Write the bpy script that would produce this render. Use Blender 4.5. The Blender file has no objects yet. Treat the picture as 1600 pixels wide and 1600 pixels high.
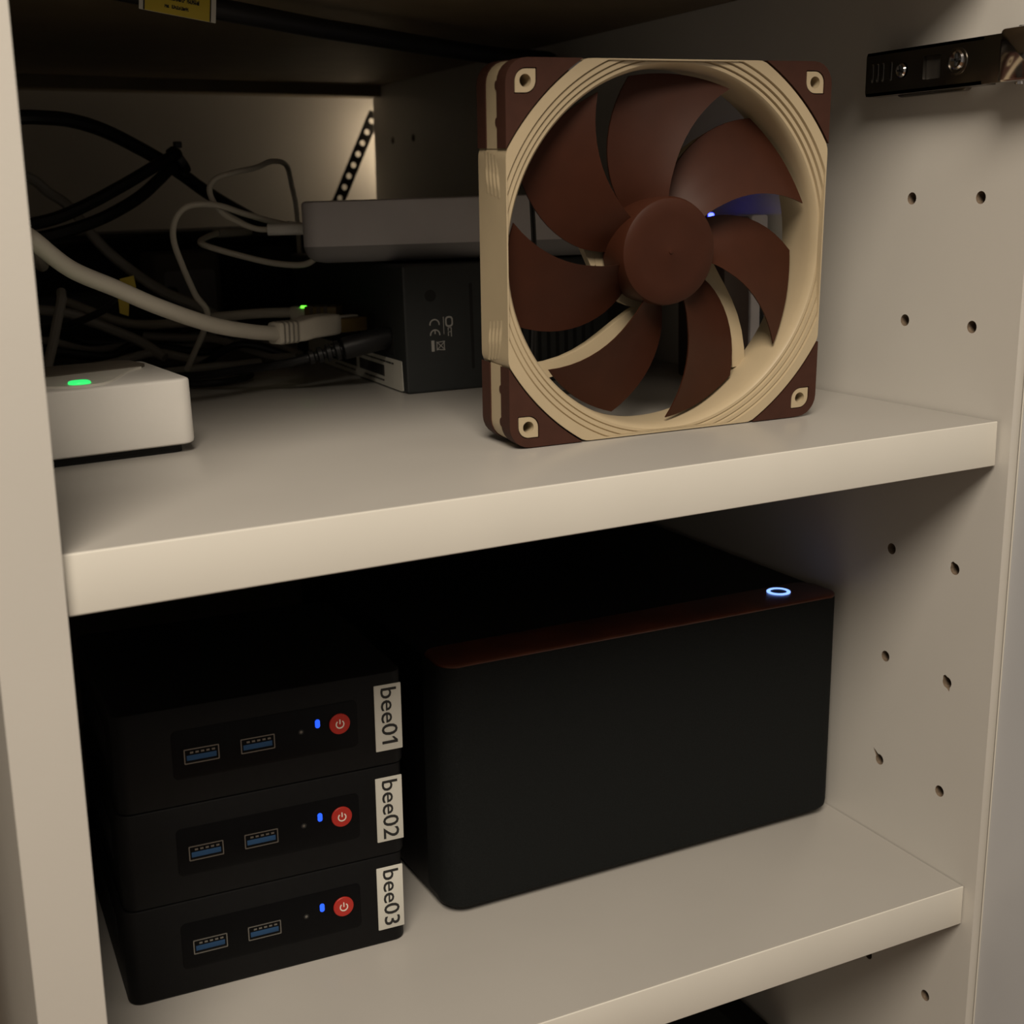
import bpy, math, random
from mathutils import Vector, Matrix, Euler
from mathutils.geometry import tessellate_polygon
random.seed(7)
S = 0.001                     # all lengths below are millimetres
R = math.radians
scene = bpy.context.scene
COL = scene.collection

# ------------------------------------------------------------------ camera
cam_data = bpy.data.cameras.new('camera')
cam_data.sensor_fit = 'HORIZONTAL'
cam_data.sensor_width = 36.0
cam_data.lens = 36.0 * 2015.4222 / 1600.0
cam_data.clip_start = 0.01
cam_data.dof.use_dof = True
cam_data.dof.focus_distance = 0.53
cam_data.dof.aperture_fstop = 18.0
cam = bpy.data.objects.new('camera', cam_data)
COL.objects.link(cam)
cam.location = (-0.4024197, -0.3691544, 0.0870062)
cam.rotation_euler = (R(76.560), R(0.721), R(-26.631))
scene.camera = cam

# ------------------------------------------------------------------ world, lamps, exposure
world = bpy.data.worlds.new('world')
scene.world = world
world.use_nodes = True
bg = world.node_tree.nodes['Background']
bg.inputs[0].default_value = (1.0, 0.88, 0.74, 1)
bg.inputs[1].default_value = 0.125

def area_lamp(name, loc, target, size, power, color, shape='DISK'):
    d = bpy.data.lights.new(name, 'AREA')
    d.shape = shape; d.size = size; d.energy = power; d.color = color
    o = bpy.data.objects.new(name, d); COL.objects.link(o)
    o.location = loc
    o.rotation_euler = (Vector(target) - Vector(loc)).to_track_quat('-Z', 'Y').to_euler()
    return o
area_lamp('ceiling_lamp', (-0.68, -0.82, 1.02), (-0.25, 0.0, -0.05), 0.66, 21.0, (1.0, 0.87, 0.71))
area_lamp('lamp_beside_cabinet', (0.06, 0.706, 0.14), (-0.02, 0.73, 0.13), 0.025, 0.10, (1.0, 0.82, 0.60))
scene.view_settings.view_transform = 'Standard'
scene.view_settings.look = 'None'
scene.view_settings.gamma = 1.0
scene.view_settings.use_curve_mapping = False
scene.view_settings.exposure = 0.0

# ------------------------------------------------------------------ materials
MATS = {}
def mat(name, col, rough=0.5, metal=0.0, var=0.06, scale=60.0, bump=0.0, bscale=400.0,
        emit=None, estr=0.0, spec=0.5, coat=0.0, trans=0.0):
    if name in MATS: return MATS[name]
    m = bpy.data.materials.new(name); m.use_nodes = True
    nt = m.node_tree; b = nt.nodes['Principled BSDF']
    tc = nt.nodes.new('ShaderNodeTexCoord')
    nz = nt.nodes.new('ShaderNodeTexNoise'); nz.inputs['Scale'].default_value = scale
    nz.inputs['Detail'].default_value = 4
    nt.links.new(tc.outputs['Object'], nz.inputs['Vector'])
    rp = nt.nodes.new('ShaderNodeValToRGB')
    rp.color_ramp.elements[0].position = 0.3; rp.color_ramp.elements[1].position = 0.7
    lo = [c * (1 - var) for c in col]; hi = [min(1, c * (1 + var)) for c in col]
    rp.color_ramp.elements[0].color = (*lo, 1); rp.color_ramp.elements[1].color = (*hi, 1)
    nt.links.new(nz.outputs['Fac'], rp.inputs['Fac'])
    nt.links.new(rp.outputs['Color'], b.inputs['Base Color'])
    b.inputs['Roughness'].default_value = rough
    b.inputs['Metallic'].default_value = metal
    b.inputs['Specular IOR Level'].default_value = spec
    b.inputs['Coat Weight'].default_value = coat
    b.inputs['Transmission Weight'].default_value = trans
    if bump:
        n2 = nt.nodes.new('ShaderNodeTexNoise'); n2.inputs['Scale'].default_value = bscale
        n2.inputs['Detail'].default_value = 3
        nt.links.new(tc.outputs['Object'], n2.inputs['Vector'])
        bp = nt.nodes.new('ShaderNodeBump'); bp.inputs['Strength'].default_value = bump
        bp.inputs['Distance'].default_value = 0.0004
        nt.links.new(n2.outputs['Fac'], bp.inputs['Height'])
        nt.links.new(bp.outputs['Normal'], b.inputs['Normal'])
    if emit:
        b.inputs['Emission Color'].default_value = (*emit, 1)
        b.inputs['Emission Strength'].default_value = estr
    MATS[name] = m
    return m

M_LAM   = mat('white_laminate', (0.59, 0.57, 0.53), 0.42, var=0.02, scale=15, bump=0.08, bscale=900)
M_TOP   = mat('white_laminate_dimmed', (0.385, 0.37, 0.345), 0.30, var=0.03, scale=12, bump=0.05, bscale=700)  # shelf-top colour lowered to stand in for how the light falls
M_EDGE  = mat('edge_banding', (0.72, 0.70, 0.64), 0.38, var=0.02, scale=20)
M_HOLE  = mat('raw_chipboard', (0.17, 0.125, 0.085), 0.9, var=0.25, scale=900)
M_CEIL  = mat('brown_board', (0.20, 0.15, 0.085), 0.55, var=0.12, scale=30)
M_WALL  = mat('plaster', (0.42, 0.385, 0.33), 0.9, var=0.04, scale=20, bump=0.2, bscale=200)
M_FLOOR = mat('oak_floor', (0.22, 0.12, 0.06), 0.5, var=0.2, scale=12)
M_DOOR  = mat('door_laminate', (0.60, 0.615, 0.64), 0.36, var=0.02, scale=10)
M_CREAM = mat('cream_plastic', (0.46, 0.375, 0.245), 0.45, var=0.03, scale=80)
M_PAD   = mat('brown_rubber', (0.050, 0.018, 0.011), 0.7, var=0.08, scale=200, bump=0.1, spec=0.25)
M_ROTOR = mat('brown_plastic', (0.042, 0.0125, 0.006), 0.5, var=0.06, scale=120, spec=0.18)
M_BLACK = mat('black_case', (0.0038, 0.0038, 0.0042), 0.55, var=0.15, scale=300, bump=0.1, bscale=1500, spec=0.2)
M_GLOSS = mat('black_panel', (0.0025, 0.0025, 0.003), 0.4, var=0.1, scale=200, spec=0.12)
M_FABR  = mat('black_mesh_cloth', (0.0074, 0.0086, 0.0088), 0.9, var=0.3, scale=1500, bump=0.5, bscale=2500, spec=0.2)
M_REFL= mat('brown_reflection', (0.075, 0.019, 0.008), 0.30, var=0.3, scale=60)  # brown reflection on the storage box put into the colour
M_PAPER = mat('label_paper', (0.62, 0.61, 0.55), 0.6, var=0.02, scale=100)
M_INK   = mat('black_ink', (0.015, 0.015, 0.015), 0.6)
M_STEEL = mat('port_steel', (0.30, 0.29, 0.27), 0.4, metal=1.0)
M_BLUEP = mat('blue_tongue', (0.018, 0.055, 0.13), 0.6, spec=0.2)
M_CAV   = mat('dark_cavity', (0.004, 0.004, 0.004), 0.8)
M_RED   = mat('red_button', (0.42, 0.022, 0.014), 0.45, var=0.05)
M_SYM   = mat('white_print', (0.75, 0.70, 0.62), 0.6)
M_LEDB  = mat('blue_led', (0.02, 0.1, 0.8), 0.4, emit=(0.015, 0.10, 1.0), estr=1.0)
M_RING  = mat('ring_light', (0.4, 0.5, 0.9), 0.4, emit=(0.20, 0.36, 1.0), estr=2.0)
M_LEDG  = mat('green_led', (0.05, 0.6, 0.15), 0.4, emit=(0.03, 0.75, 0.16), estr=1.1)
M_LEDG2 = mat('green_link_led', (0.05, 0.6, 0.05), 0.4, emit=(0.12, 1.0, 0.04), estr=3.0)
M_LEDX  = mat('deep_blue_led', (0.02, 0.05, 0.8), 0.4, emit=(0.03, 0.04, 1.0), estr=14.0)
M_WHITE = mat('white_plastic', (0.80, 0.78, 0.74), 0.42, var=0.02)
M_GREYP = mat('grey_plastic', (0.56, 0.53, 0.545), 0.55, var=0.03)
M_GREYT = mat('taupe_plastic', (0.26, 0.24, 0.21), 0.6, var=0.03)
M_GREYB = mat('grey_base', (0.24, 0.23, 0.235), 0.6, var=0.03)
M_SLATE = mat('slate_case', (0.015, 0.0175, 0.018), 0.55, var=0.08, scale=200)
M_PRINT = mat('grey_print', (0.36, 0.35, 0.33), 0.7)
M_CABW  = mat('white_cable', (0.62, 0.58, 0.50), 0.45, var=0.03)
M_CABG  = mat('grey_cable', (0.33, 0.31, 0.28), 0.5, var=0.05)
M_CABK  = mat('black_cable', (0.010, 0.010, 0.011), 0.45, var=0.1)
M_YELL  = mat('yellow_tag', (0.55, 0.42, 0.035), 0.6, var=0.04)
M_AMBER = mat('amber_plug', (0.17, 0.115, 0.04), 0.35)
M_NICK  = mat('nickel', (0.34, 0.32, 0.29), 0.20, metal=1.0, var=0.05)
M_CHROME= mat('chrome', (0.75, 0.73, 0.74), 0.10, metal=1.0, var=0.02)
M_DSTEEL= mat('dark_steel', (0.030, 0.026, 0.022), 0.5, metal=0.3)
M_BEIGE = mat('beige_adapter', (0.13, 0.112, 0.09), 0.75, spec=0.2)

# ------------------------------------------------------------------ mesh helpers
def rrect(w, h, r, n=6, cx=0.0, cy=0.0, radii=None):
    rs = radii or (r, r, r, r)          # corners: +x+y, -x+y, -x-y, +x-y
    pts = []
    for k, (sx, sy) in enumerate(((1, 1), (-1, 1), (-1, -1), (1, -1))):
        rr = rs[k]
        ox, oy = cx + sx * (w / 2 - rr), cy + sy * (h / 2 - rr)
        a0 = k * 90
        if rr < 1e-6:
            pts.append((ox, oy)); continue
        for i in range(n + 1):
            a = R(a0 + 90.0 * i / n)
            pts.append((ox + rr * math.cos(a), oy + rr * math.sin(a)))
    return pts
def circ(r, n=20, cx=0.0, cy=0.0, a0=0.0):
    return [(cx + r * math.cos(a0 + 2 * math.pi * i / n), cy + r * math.sin(a0 + 2 * math.pi * i / n)) for i in range(n)]
XY = lambda u, v, w: (u, v, w)          # 2-D outline in x,y  pushed along z
XZ = lambda u, v, w: (u, w, v)          # outline in x,z      pushed along y
YZ = lambda u, v, w: (w, u, v)          # outline in y,z      pushed along x

class MB:
    def __init__(s): s.v = []; s.f = []
    def add(s, vs, fs):
        o = len(s.v); s.v += [tuple(p) for p in vs]; s.f += [tuple(o + i for i in f) for f in fs]; return s
    def box(s, x0, x1, y0, y1, z0, z1):
        return s.add([(x0,y0,z0),(x1,y0,z0),(x1,y1,z0),(x0,y1,z0),(x0,y0,z1),(x1,y0,z1),(x1,y1,z1),(x0,y1,z1)],
                     [(0,3,2,1),(4,5,6,7),(0,1,5,4),(1,2,6,5),(2,3,7,6),(3,0,4,7)])
    def loft(s, loops, closed_ends=True):
        n = len(loops[0]); vs = [p for l in loops for p in l]; fs = []
        for k in range(len(loops) - 1):
            for i in range(n):
                j = (i + 1) % n
                fs.append((k*n+i, k*n+j, (k+1)*n+j, (k+1)*n+i))
        if closed_ends:
            fs.append(tuple(range(n - 1, -1, -1))); fs.append(tuple((len(loops)-1)*n + i for i in range(n)))
        return s.add(vs, fs)
    def prism(s, outline, w0, w1, to=XY, holes=()):
        """outline (with holes) pushed from w0 to w1"""
        loops = [outline] + list(holes)
        flat = [p for l in loops for p in l]
        tris = tessellate_polygon([[Vector((p[0], p[1], 0)) for p in l] for l in loops])
        N = len(flat)
        vs = [to(p[0], p[1], w0) for p in flat] + [to(p[0], p[1], w1) for p in flat]
        fs = [tuple(t) for t in tris] + [tuple(N + i for i in reversed(t)) for t in tris]
        b = 0
        for l in loops:
            n = len(l)
            for i in range(n):
                j = (i + 1) % n
                fs.append((b+i, b+j, N+b+j, N+b+i))
            b += n
        return s.add(vs, fs)
    def rbox(s, x0, x1, y0, y1, z0, z1, r=2.0, e=0.6, n=6, axis='z', radii=None):
        """box with rounded edges along one axis and a small bevel e at both ends"""
        if axis == 'z': to = XY; w, h, cx, cy, a, b = x1-x0, y1-y0, (x0+x1)/2, (y0+y1)/2, z0, z1
        elif axis == 'y': to = XZ; w, h, cx, cy, a, b = x1-x0, z1-z0, (x0+x1)/2, (z0+z1)/2, y0, y1
        else: to = YZ; w, h, cx, cy, a, b = y1-y0, z1-z0, (y0+y1)/2, (z0+z1)/2, x0, x1
        loops = []
        for ins, t in ((e, a), (e*0.3, a+e*0.3), (0, a+e), (0, b-e), (e*0.3, b-e*0.3), (e, b)):
            rd = tuple(max(q-ins, 0.05) for q in radii) if radii else None
            loops.append([to(u, v, t) for u, v in rrect(w-2*ins, h-2*ins, max(r-ins, 0.05), n, cx, cy, rd)])
        return s.loft(loops)
    def lathe(s, prof, n=32, to=XY, cx=0, cy=0, ends=True):
        return s.loft([[to(u, v, w) for u, v in circ(max(r, 1e-3), n, cx, cy)] for r, w in prof], ends)
    def tube(s, pts, r, sides=10, sub=6, caps=True):
        P = [Vector(p) for p in pts]
        C = []
        for i in range(len(P) - 1):
            p0 = P[i-1] if i else P[0]*2 - P[1]
            p1, p2 = P[i], P[i+1]
            p3 = P[i+2] if i + 2 < len(P) else P[-1]*2 - P[-2]
            for k in range(sub):
                t = k / sub
                C.append(0.5*((2*p1) + (p2-p0)*t + (2*p0-5*p1+4*p2-p3)*t*t + (3*p1-p0-3*p2+p3)*t**3))
        C.append(P[-1])
        T = [(C[min(i+1, len(C)-1)] - C[max(i-1, 0)]).normalized() for i in range(len(C))]
        up = Vector((0, 0, 1)) if abs(T[0].z) < 0.9 else Vector((1, 0, 0))
        n0 = T[0].cross(up).normalized(); loops = []
        for i, c in enumerate(C):
            n0 = (n0 - T[i] * n0.dot(T[i])).normalized(); b0 = T[i].cross(n0)
            rr = r(i / (len(C)-1)) if callable(r) else r
            loops.append([tuple(c + rr*(math.cos(a)*n0 + math.sin(a)*b0)) for a in [2*math.pi*k/sides for k in range(sides)]])
        return s.loft(loops, caps)
    def xf(s, M):
        s.v = [tuple(M @ Vector(p)) for p in s.v]; return s
    def mesh(s, name, m, angle=35):
        me = bpy.data.meshes.new(name)
        me.from_pydata([(x*S, y*S, z*S) for x, y, z in s.v], [], s.f)
        import bmesh
        bm = bmesh.new(); bm.from_mesh(me); bmesh.ops.recalc_face_normals(bm, faces=bm.faces); bm.to_mesh(me); bm.free()
        me.materials.append(m)
        me.shade_smooth(); me.set_sharp_from_angle(angle=R(angle))
        me.update()
        return me
    def build(s, name, m, parent=None, label=None, angle=35):
        o = bpy.data.objects.new(name, s.mesh(name, m, angle)); COL.objects.link(o)
        if parent: o.parent = parent
        if label: o['label'] = label
        return o

def tag(o, label, cat, group=None, kind=None):
    o['label'] = label
    if cat: o['category'] = cat
    if group: o['group'] = group
    if kind: o['kind'] = kind
    return o
def thing(name, label, cat, loc=(0, 0, 0), rot=(0, 0, 0), group=None):
    o = bpy.data.objects.new(name, None); COL.objects.link(o)
    o.empty_display_size = 0.02
    o.location = tuple(c*S for c in loc); o.rotation_euler = rot
    return tag(o, label, cat, group)
def struct(o, label=None):
    o['kind'] = 'structure'
    if label: o['label'] = label
    return o
def copy_obj(o, parent, loc=None):
    c = o.copy(); COL.objects.link(c); c.parent = parent
    if loc is not None: c.location = tuple(k*S for k in loc)
    return c
def text_mb(body, size, to, depth=0.12, bold=0.0):
    """text outline as a thin solid; to(u,v,w) places it"""
    cu = bpy.data.curves.new('t', 'FONT'); cu.body = body; cu.size = size
    cu.align_x = 'CENTER'; cu.align_y = 'CENTER'; cu.extrude = depth / 2; cu.offset = bold; cu.resolution_u = 3
    o = bpy.data.objects.new('t', cu); COL.objects.link(o)
    me = bpy.data.meshes.new_from_object(o)
    b = MB(); b.add([to(v.co.x, v.co.y, v.co.z) for v in me.vertices], [tuple(p.vertices) for p in me.polygons])
    bpy.data.objects.remove(o); bpy.data.curves.remove(cu); bpy.data.meshes.remove(me)
    return b

# key sizes
W = 360.6          # clear width between the side panels
YP = -5.3          # front of the side panels
DEP = 690.0        # depth of the carcass
TH = 18.1          # shelf thickness
H = 205.7          # upper shelf top (z = 0 at its right end) to lower shelf top
ZC = 182.6         # underside of the shelf above
TILT = -0.01899    # the upper shelf hangs a little lower on the left
def on_shelf(x): return -x * TILT     # height of the tilted upper shelf at x  (x < 0 -> z < 0)

# ================================================================== setting
def make_room():
    MB().box(-1800, 1800, 728, 760, -760, 1500).build('wall_back', M_WALL)
    struct(bpy.data.objects['wall_back'], 'pale plaster wall behind the open back of the cabinet')
    struct(MB().box(-1800, 1800, -1500, 728, -800, -760).build('floor', M_FLOOR), 'dark wooden floor under the cabinet')

def hole_outline(y, z, chip=None):
    pts = []
    n = 16
    for i in range(n):
        a = 2*math.pi*i/n; r = 2.55
        if chip == 'right' and i in (2, 3): r = 3.4
        if chip == 'right' and i == 11: r = 4.0
        if chip == 'left' and i == 2: r = 6.4
        if chip == 'top' and i in (2, 3): r = 3.3
        pts.append((y + r*math.cos(a), z + r*math.sin(a)))
    return pts

def make_panels():
    # right side panel with two columns of shelf-pin holes at the front and two at the rear
    holes, tubes = [], []
    chips = {(18.3, -3): 'right', (56.4, -4): 'left', (18.3, -2): 'top'}
    for y in (18.3, 56.4, 604.0, 648.0):
        for k in range(-7, 4):
            if k == 2 and y < 100: continue
            holes.append(hole_outline(y, 36.0 + 51.07*k, chips.get((y, k))))
    outer = [(YP, -440), (DEP, -440), (DEP, 520), (YP, 520)]
    b = MB()
    loops = [outer] + holes
    flat = [p for l in loops for p in l]
    tris = tessellate_polygon([[Vector((p[0], p[1], 0)) for p in l] for l in loops])
    b.add([(0.0, p[0], p[1]) for p in flat], [tuple(t) for t in tris])
    b.add([(0, YP, -440), (0, DEP, -440), (0, DEP, 520), (0, YP, 520), (18, YP, -440), (18, DEP, -440), (18, DEP, 520), (18, YP, 520)],
          [(0, 1, 5, 4), (1, 2, 6, 5), (2, 3, 7, 6), (3, 0, 4, 7), (4, 5, 6, 7)])
    wr = struct(b.build('wall_right', M_LAM), 'white laminate side panel with shelf pin holes on the right')
    h = MB()
    for l in holes:
        n = len(l)
        vs = [(0.0, p[0], p[1]) for p in l] + [(11.0, p[0], p[1]) for p in l]
        fs = [(i, (i+1) % n, n+(i+1) % n, n+i) for i in range(n)] + [tuple(range(n, 2*n))]
        h.add(vs, fs)
    h.build('pin_hole_lining', M_HOLE, wr, 'raw chipboard inside the shelf pin holes')
    MB().box(-0.02, 18.02, YP-0.7, YP, -440, 520).build('edge_band', M_LAM, wr)
    wl = struct(MB().box(-W-19.3, -W, YP, DEP, -440, 520).build('wall_left', M_LAM), 'white laminate side panel on the left, its front edge facing the room')
    MB().box(-W-19.3, -W, YP-0.8, YP, -440, 520).build('edge_band', M_LAM, wl)
    struct(MB().box(-W, 0, DEP-4, DEP-0.2, -H-10, -34).build('dark_back_sheet', M_CEIL), 'brown sheet added to keep the back of the lower compartment dark')  # added dark sheet, hides the lit wall behind the lower compartment
    struct(MB().rbox(-W-150, -W-115, YP-2, DEP, -440, 520, 0.6, 0.3, 2).build('shade_panel', M_LAM), 'unseen panel added on the left to shade the side of the cabinet')  # added out of view to block lamp light from the outer side
    struct(MB().box(-W-19.3, 18, YP, 727, 520, 540).build('ceiling', M_LAM), 'top board of the cabinet')
    struct(MB().box(-W-19.3, 18, YP, 727, -460, -440).build('trim_1', M_LAM), 'bottom board of the cabinet')

def make_shelves():
    def shelf(label, loc, rot, x0, x1, mt=M_TOP, und=None):
        t = thing('shelf', label, 'shelf', loc, rot, 'cabinet shelves')
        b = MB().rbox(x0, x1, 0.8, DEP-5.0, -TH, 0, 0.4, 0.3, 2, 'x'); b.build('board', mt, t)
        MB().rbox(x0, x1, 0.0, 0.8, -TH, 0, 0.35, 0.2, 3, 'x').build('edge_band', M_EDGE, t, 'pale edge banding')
        if und: MB().box(x0+0.3, x1-0.3, 1.5, DEP-1, -TH-0.9, -TH).build('underside', und, t, 'bare brown underside'); MB().box(x0+0.5, x1-0.5, DEP-26, DEP-2, -TH-9.5, -TH-0.9).build('shadow_gap_strip', und, t)  # rear strip added in place of the dark shadow gap at the back
        return t
    shelf('white shelf that the square fan and the white router stand on', (0, 0, 0), (0, TILT*-1*-1, 0.0051), -W+0.4, -1.4)
    shelf('white shelf that the three stacked mini computers stand on', (0, 0.2, -H), (0, 0.0, 0.0), -W+0.3, -0.5)
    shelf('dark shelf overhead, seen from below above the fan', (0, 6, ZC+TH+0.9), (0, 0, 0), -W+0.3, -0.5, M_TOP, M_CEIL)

def make_door():
    a = R(6)
    d = thing('door_1', 'open white cabinet door at the right edge of the photo', None, (3.3, YP-2.6, 0), (0, 0, a))
    del d['label']; d['kind'] = 'structure'; d['label'] = 'open white cabinet door at the right edge of the photo'
    MB().rbox(0, 18, -430, 0, -438, 518, 0.8, 0.5, 3, 'x').build('door_leaf', M_DOOR, d)
    MB().box(0.2, 17.8, 0.0, 0.6, -437, 517).build('edge_band', M_EDGE, d)

# ================================================================== cabinet hinge
def make_hinge():
    t = thing('cabinet_hinge', 'dark nickel concealed hinge screwed high on the right panel', 'hinge', (0, -12, 138), (0, 0, 0))
    # mounting plate against the panel (wings for screws)
    MB().rbox(-3.2, 0, 38, 78, -9.8, 9.0, 3, 0.4, 5, 'x').build('mounting_plate', M_NICK, t)
    # long arm, channel section; slots and window are cut through
    slots = [rrect(1.3, 7.5, 0.6, 4, y, 0.2) for y in (86.0-1.5, 83.0-1.5, 79.8-1.5, 73.5)]
    window = [rrect(9.5, 9.0, 0.6, 3, 50.5, -0.2)]
    ov = [rrect(7.0, 6.0, 2.9, 5, 67.0, 0.0)]
    b = MB().prism(rrect(78, 17.4, 1.6, 5, 49.5, -0.2), -10.6, -9.2, YZ, holes=slots + window + ov)
    b.box(-10.6, -3.0, 24, 88.0, 7.3, 8.5); b.box(-10.6, -3.0, 24, 88.0, -8.9, -7.7)
    b.build('arm', M_NICK, t)
    MB().box(-8.9, -8.5, 12, 88, -7.5, 7.2).build('channel_floor', M_DSTEEL, t)
    for y in (86.0-1.5, 83.0-1.5, 79.8-1.5, 73.5):
        MB().rbox(-9.3, -8.8, y-0.55, y+0.55, -3.4, 3.8, 0.5, 0.1, 3, 'x').build('slot_insert', M_CHROME, t)
    for y, z, r in ((67.3, 0.0, 2.8), (37.0, 1.2, 3.7)):
        s = MB().lathe([(r, -9.0), (r, -11.0), (r*0.82, -11.6), (r*0.4, -11.3), (0.2, -11.2)], 20, YZ, y, z).build('screw', M_CHROME, t, 'bright cross head screw')
        m = MB(); m.box(-11.75, -11.2, y-r*0.62, y+r*0.62, z-0.4, z+0.4); m.box(-11.75, -11.2, y-0.4, y+0.4, z-r*0.62, z+r*0.62)
        m.build('cross_recess', M_CAV, s)
    MB().lathe([(5.2, -9.1), (5.2, -10.9), (4.3, -11.0), (4.3, -9.1)], 24, YZ, 37.0, 0.6).build('screw_collar', M_NICK, t)
    # knuckle with its link plates and pin towards the door
    MB().rbox(-15.5, -4.5, -7, 11.5, -9.6, 9.4, 1.8, 0.8, 4, 'x').build('knuckle', M_CHROME, t, 'bright chrome knuckle')
    MB().lathe([(1.6, -10.4), (1.6, 10.2)], 14, XY, -10, 6.0).build('pivot_pin', M_CHROME, t)
    MB().rbox(-14, -6, -30, -7, -8.0, 7.8, 1.5, 0.5, 4, 'y').build('link', M_NICK, t)
    MB().lathe([(17, 8.5), (17, 6.8), (15.5, 6.5), (13, 8.5), (12.6, 13)], 28, YZ, -34, 0).xf(Matrix.Translation((-1.6, 0, 0))).build('cup', M_NICK, t)

# ================================================================== fan
def make_fan():
    t = thing('case_fan', 'square cream computer fan with brown corners standing upright on the shelf', 'fan',
              (-119.8, 56.7, on_shelf(-119.8) + 0.45), (0.0418, TILT, R(-2.29)))
    N = 256; CZ = 70.0; HW = 69.3
    def outer(a):
        c, s = math.cos(a), math.sin(a)
        m = max(abs(c), abs(s)); o = min(abs(c), abs(s)) / m * HW
        # flat sides bulge slightly in the middle
        half = HW + (0.7 if o < 36 else (0.7*(42-o)/6 if o < 42 else 0))
        r = half / m
        # corner cut back where the rubber pad sits
        px, pz = abs(r*c), abs(r*s)
        # arc of radius 93 whose centre sits past the hub on the far side
        q = 9.5
        A = 1; B = 2*q*(abs(c)+abs(s)); Cc = 2*q*q - 92.6**2
        rc = (-B + math.sqrt(B*B - 4*A*Cc)) / 2
        return min(r, rc)
    an = [2*math.pi*i/N for i in range(N)]
    rings = [(None, 25.0), (None, 0.0), (77.0, 0.0), (75.3, 0.0), (75.0, 1.3), (74.6, 0.7), (73.1, 0.7), (72.8, 2.0), (72.4, 1.4), (71.0, 1.4), (70.7, 2.7), (70.3, 2.1), (69.2, 2.1), (68.4, 3.0), (67.7, 6.0), (67.4, 10), (67.4, 19), (68.2, 25.0)]
    loops = []
    for k, (r, y) in enumerate(rings):
        l = []
        for a in an:
            o = outer(a); rr = o if r is None else min(r, o - 0.45 - 0.05*(k-2))
            if r is None: rr = o
            l.append((rr*math.cos(a), y, CZ + rr*math.sin(a)))
        loops.append(l)
    b = MB(); b.loft(loops + [loops[0]], False)
    # cream corner posts between the rubber pads, with the screw bore through them
    def corner2d(sx, sz, ext, rad, arc_r, ins=0.0):
        q = 9.5; pts = []
        # arc from the top edge to the side edge in the +,+ quadrant, then mirrored
        e = HW + ext
        a_top = math.acos((e + q) / arc_r); a_side = math.asin((e + q) / arc_r)
        for i in range(13):
            a = a_side - (a_side - (math.pi/2 - a_side)) * i / 12
            pts.append((arc_r*math.cos(a) - q, arc_r*math.sin(a) - q))
        x1, z1 = pts[-1]
        pts = [p for p in pts]
        pts.append((e, z1))
        for i in range(7):
            a = R(0 + 90*i/6); pts.append((e - rad + rad*math.cos(a), e - rad + rad*math.sin(a)))
        pts.append((pts[0][0], e))
        out = []
        for p in pts:
            if not out or (abs(p[0]-out[-1][0]) + abs(p[1]-out[-1][1])) > 1e-3: out.append(p)
        return [(sx*p[0], CZ + sz*p[1]) for p in out]
    def eye2d(sx, sz, w):
        rr = w*0.52
        rad = [0.15]*4
        order = [(1, 1), (-1, 1), (-1, -1), (1, -1)]
        for k, (qx, qz) in enumerate(order):
            if (qx*qz) == (sx*sz): rad[k] = rr
        return rrect(w, w, 0, 7, sx*62.2, CZ + sz*62.2, radii=tuple(rad))
    for sx in (-1, 1):
        for sz in (-1, 1):
            b.prism(corner2d(sx, sz, 0.3, 8.0, 92.9), 7.4, 17.6, XZ, holes=[circ(2.2, 16, sx*62.2, CZ+sz*62.2)])
    # moulded flow ridges on the outer sides
    for side in (-1, 1):
        for sgn in (-1, 1):
            for k in range(4):
                z0 = CZ + sgn*(22 + k*0.5); y0 = 6.5 + 3.4*k
                vs = []
                for j in range(7):
                    tt = j/6.0
                    z = z0 + sgn*tt*15; y = y0 + (tt**2)*(3.5 - 0.6*k) ; h = 0.55*math.sin(math.pi*min(1, tt*0.9+0.1))
                    xo = side*(HW+0.65)
                    vs += [(xo, y-1.2, z), (xo+side*h, y, z), (xo, y+1.2, z)]
                fs = []
                for j in range(6):
                    fs += [(3*j, 3*j+1, 3*j+4, 3*j+3), (3*j+1, 3*j+2, 3*j+5, 3*j+4)]
                b.add(vs, fs)
    b.build('frame', M_CREAM, t)
    # brown pads and cream eyes
    for yy in ((-0.4, 7.5), (17.5, 25.4)):
        for sx in (-1, 1):
            for sz in (-1, 1):
                p = MB().prism(corner2d(sx, sz, 0.7, 8.5, 93.3), yy[0], yy[1], XZ, holes=[eye2d(sx, sz, 8.8)])
                yf = yy[1] if yy[0] < 0 else yy[0]; dy = 1 if yy[0] < 0 else -1
                for d in ((8.5, 21.0) if yy[0] < 0 else ()):        # small round nubs towards the middle of the side
                    x0 = sx*(HW+0.62)
                    p.prism([(u, v) for u, v in circ(1.7, 12, yf, CZ+sz*(HW-d))], x0 - sx*1.2, x0, YZ)
                    p.prism([(u, v) for u, v in circ(1.7, 12, sx*(HW-d), yf)], CZ+sz*(HW+0.55)-sz*1.2, CZ+sz*(HW+0.55), XY)
                p.build('corner_pad', M_PAD, t, 'brown rubber corner')
                e0, e1 = (-0.15, 7.4) if yy[0] < 0 else (17.6, 25.2)
                MB().prism(eye2d(sx, sz, 8.0), e0, e1, XZ, holes=[circ(2.25, 18, sx*62.2, CZ+sz*62.2)]).build('mounting_eye', M_CREAM, t)
    # rotor: hub with rounded rim, seven swept blades
    hub = MB().lathe([(0.5, 1.8), (1.2, 2.0), (14, 2.0), (18.5, 2.25), (20.2, 3.2), (20.8, 5.0), (20.8, 18.5), (19.5, 19.0), (1, 19.0)], 48, XZ, 0, CZ)
    rotor = hub.build('hub', M_ROTOR, t, 'brown hub')
    MB().lathe([(0.2, 1.55), (0.7, 1.6), (0.9, 1.9), (0.9, 2.3)], 12, XZ, 0, CZ).build('axle_cap', M_ROTOR, rotor)
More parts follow.
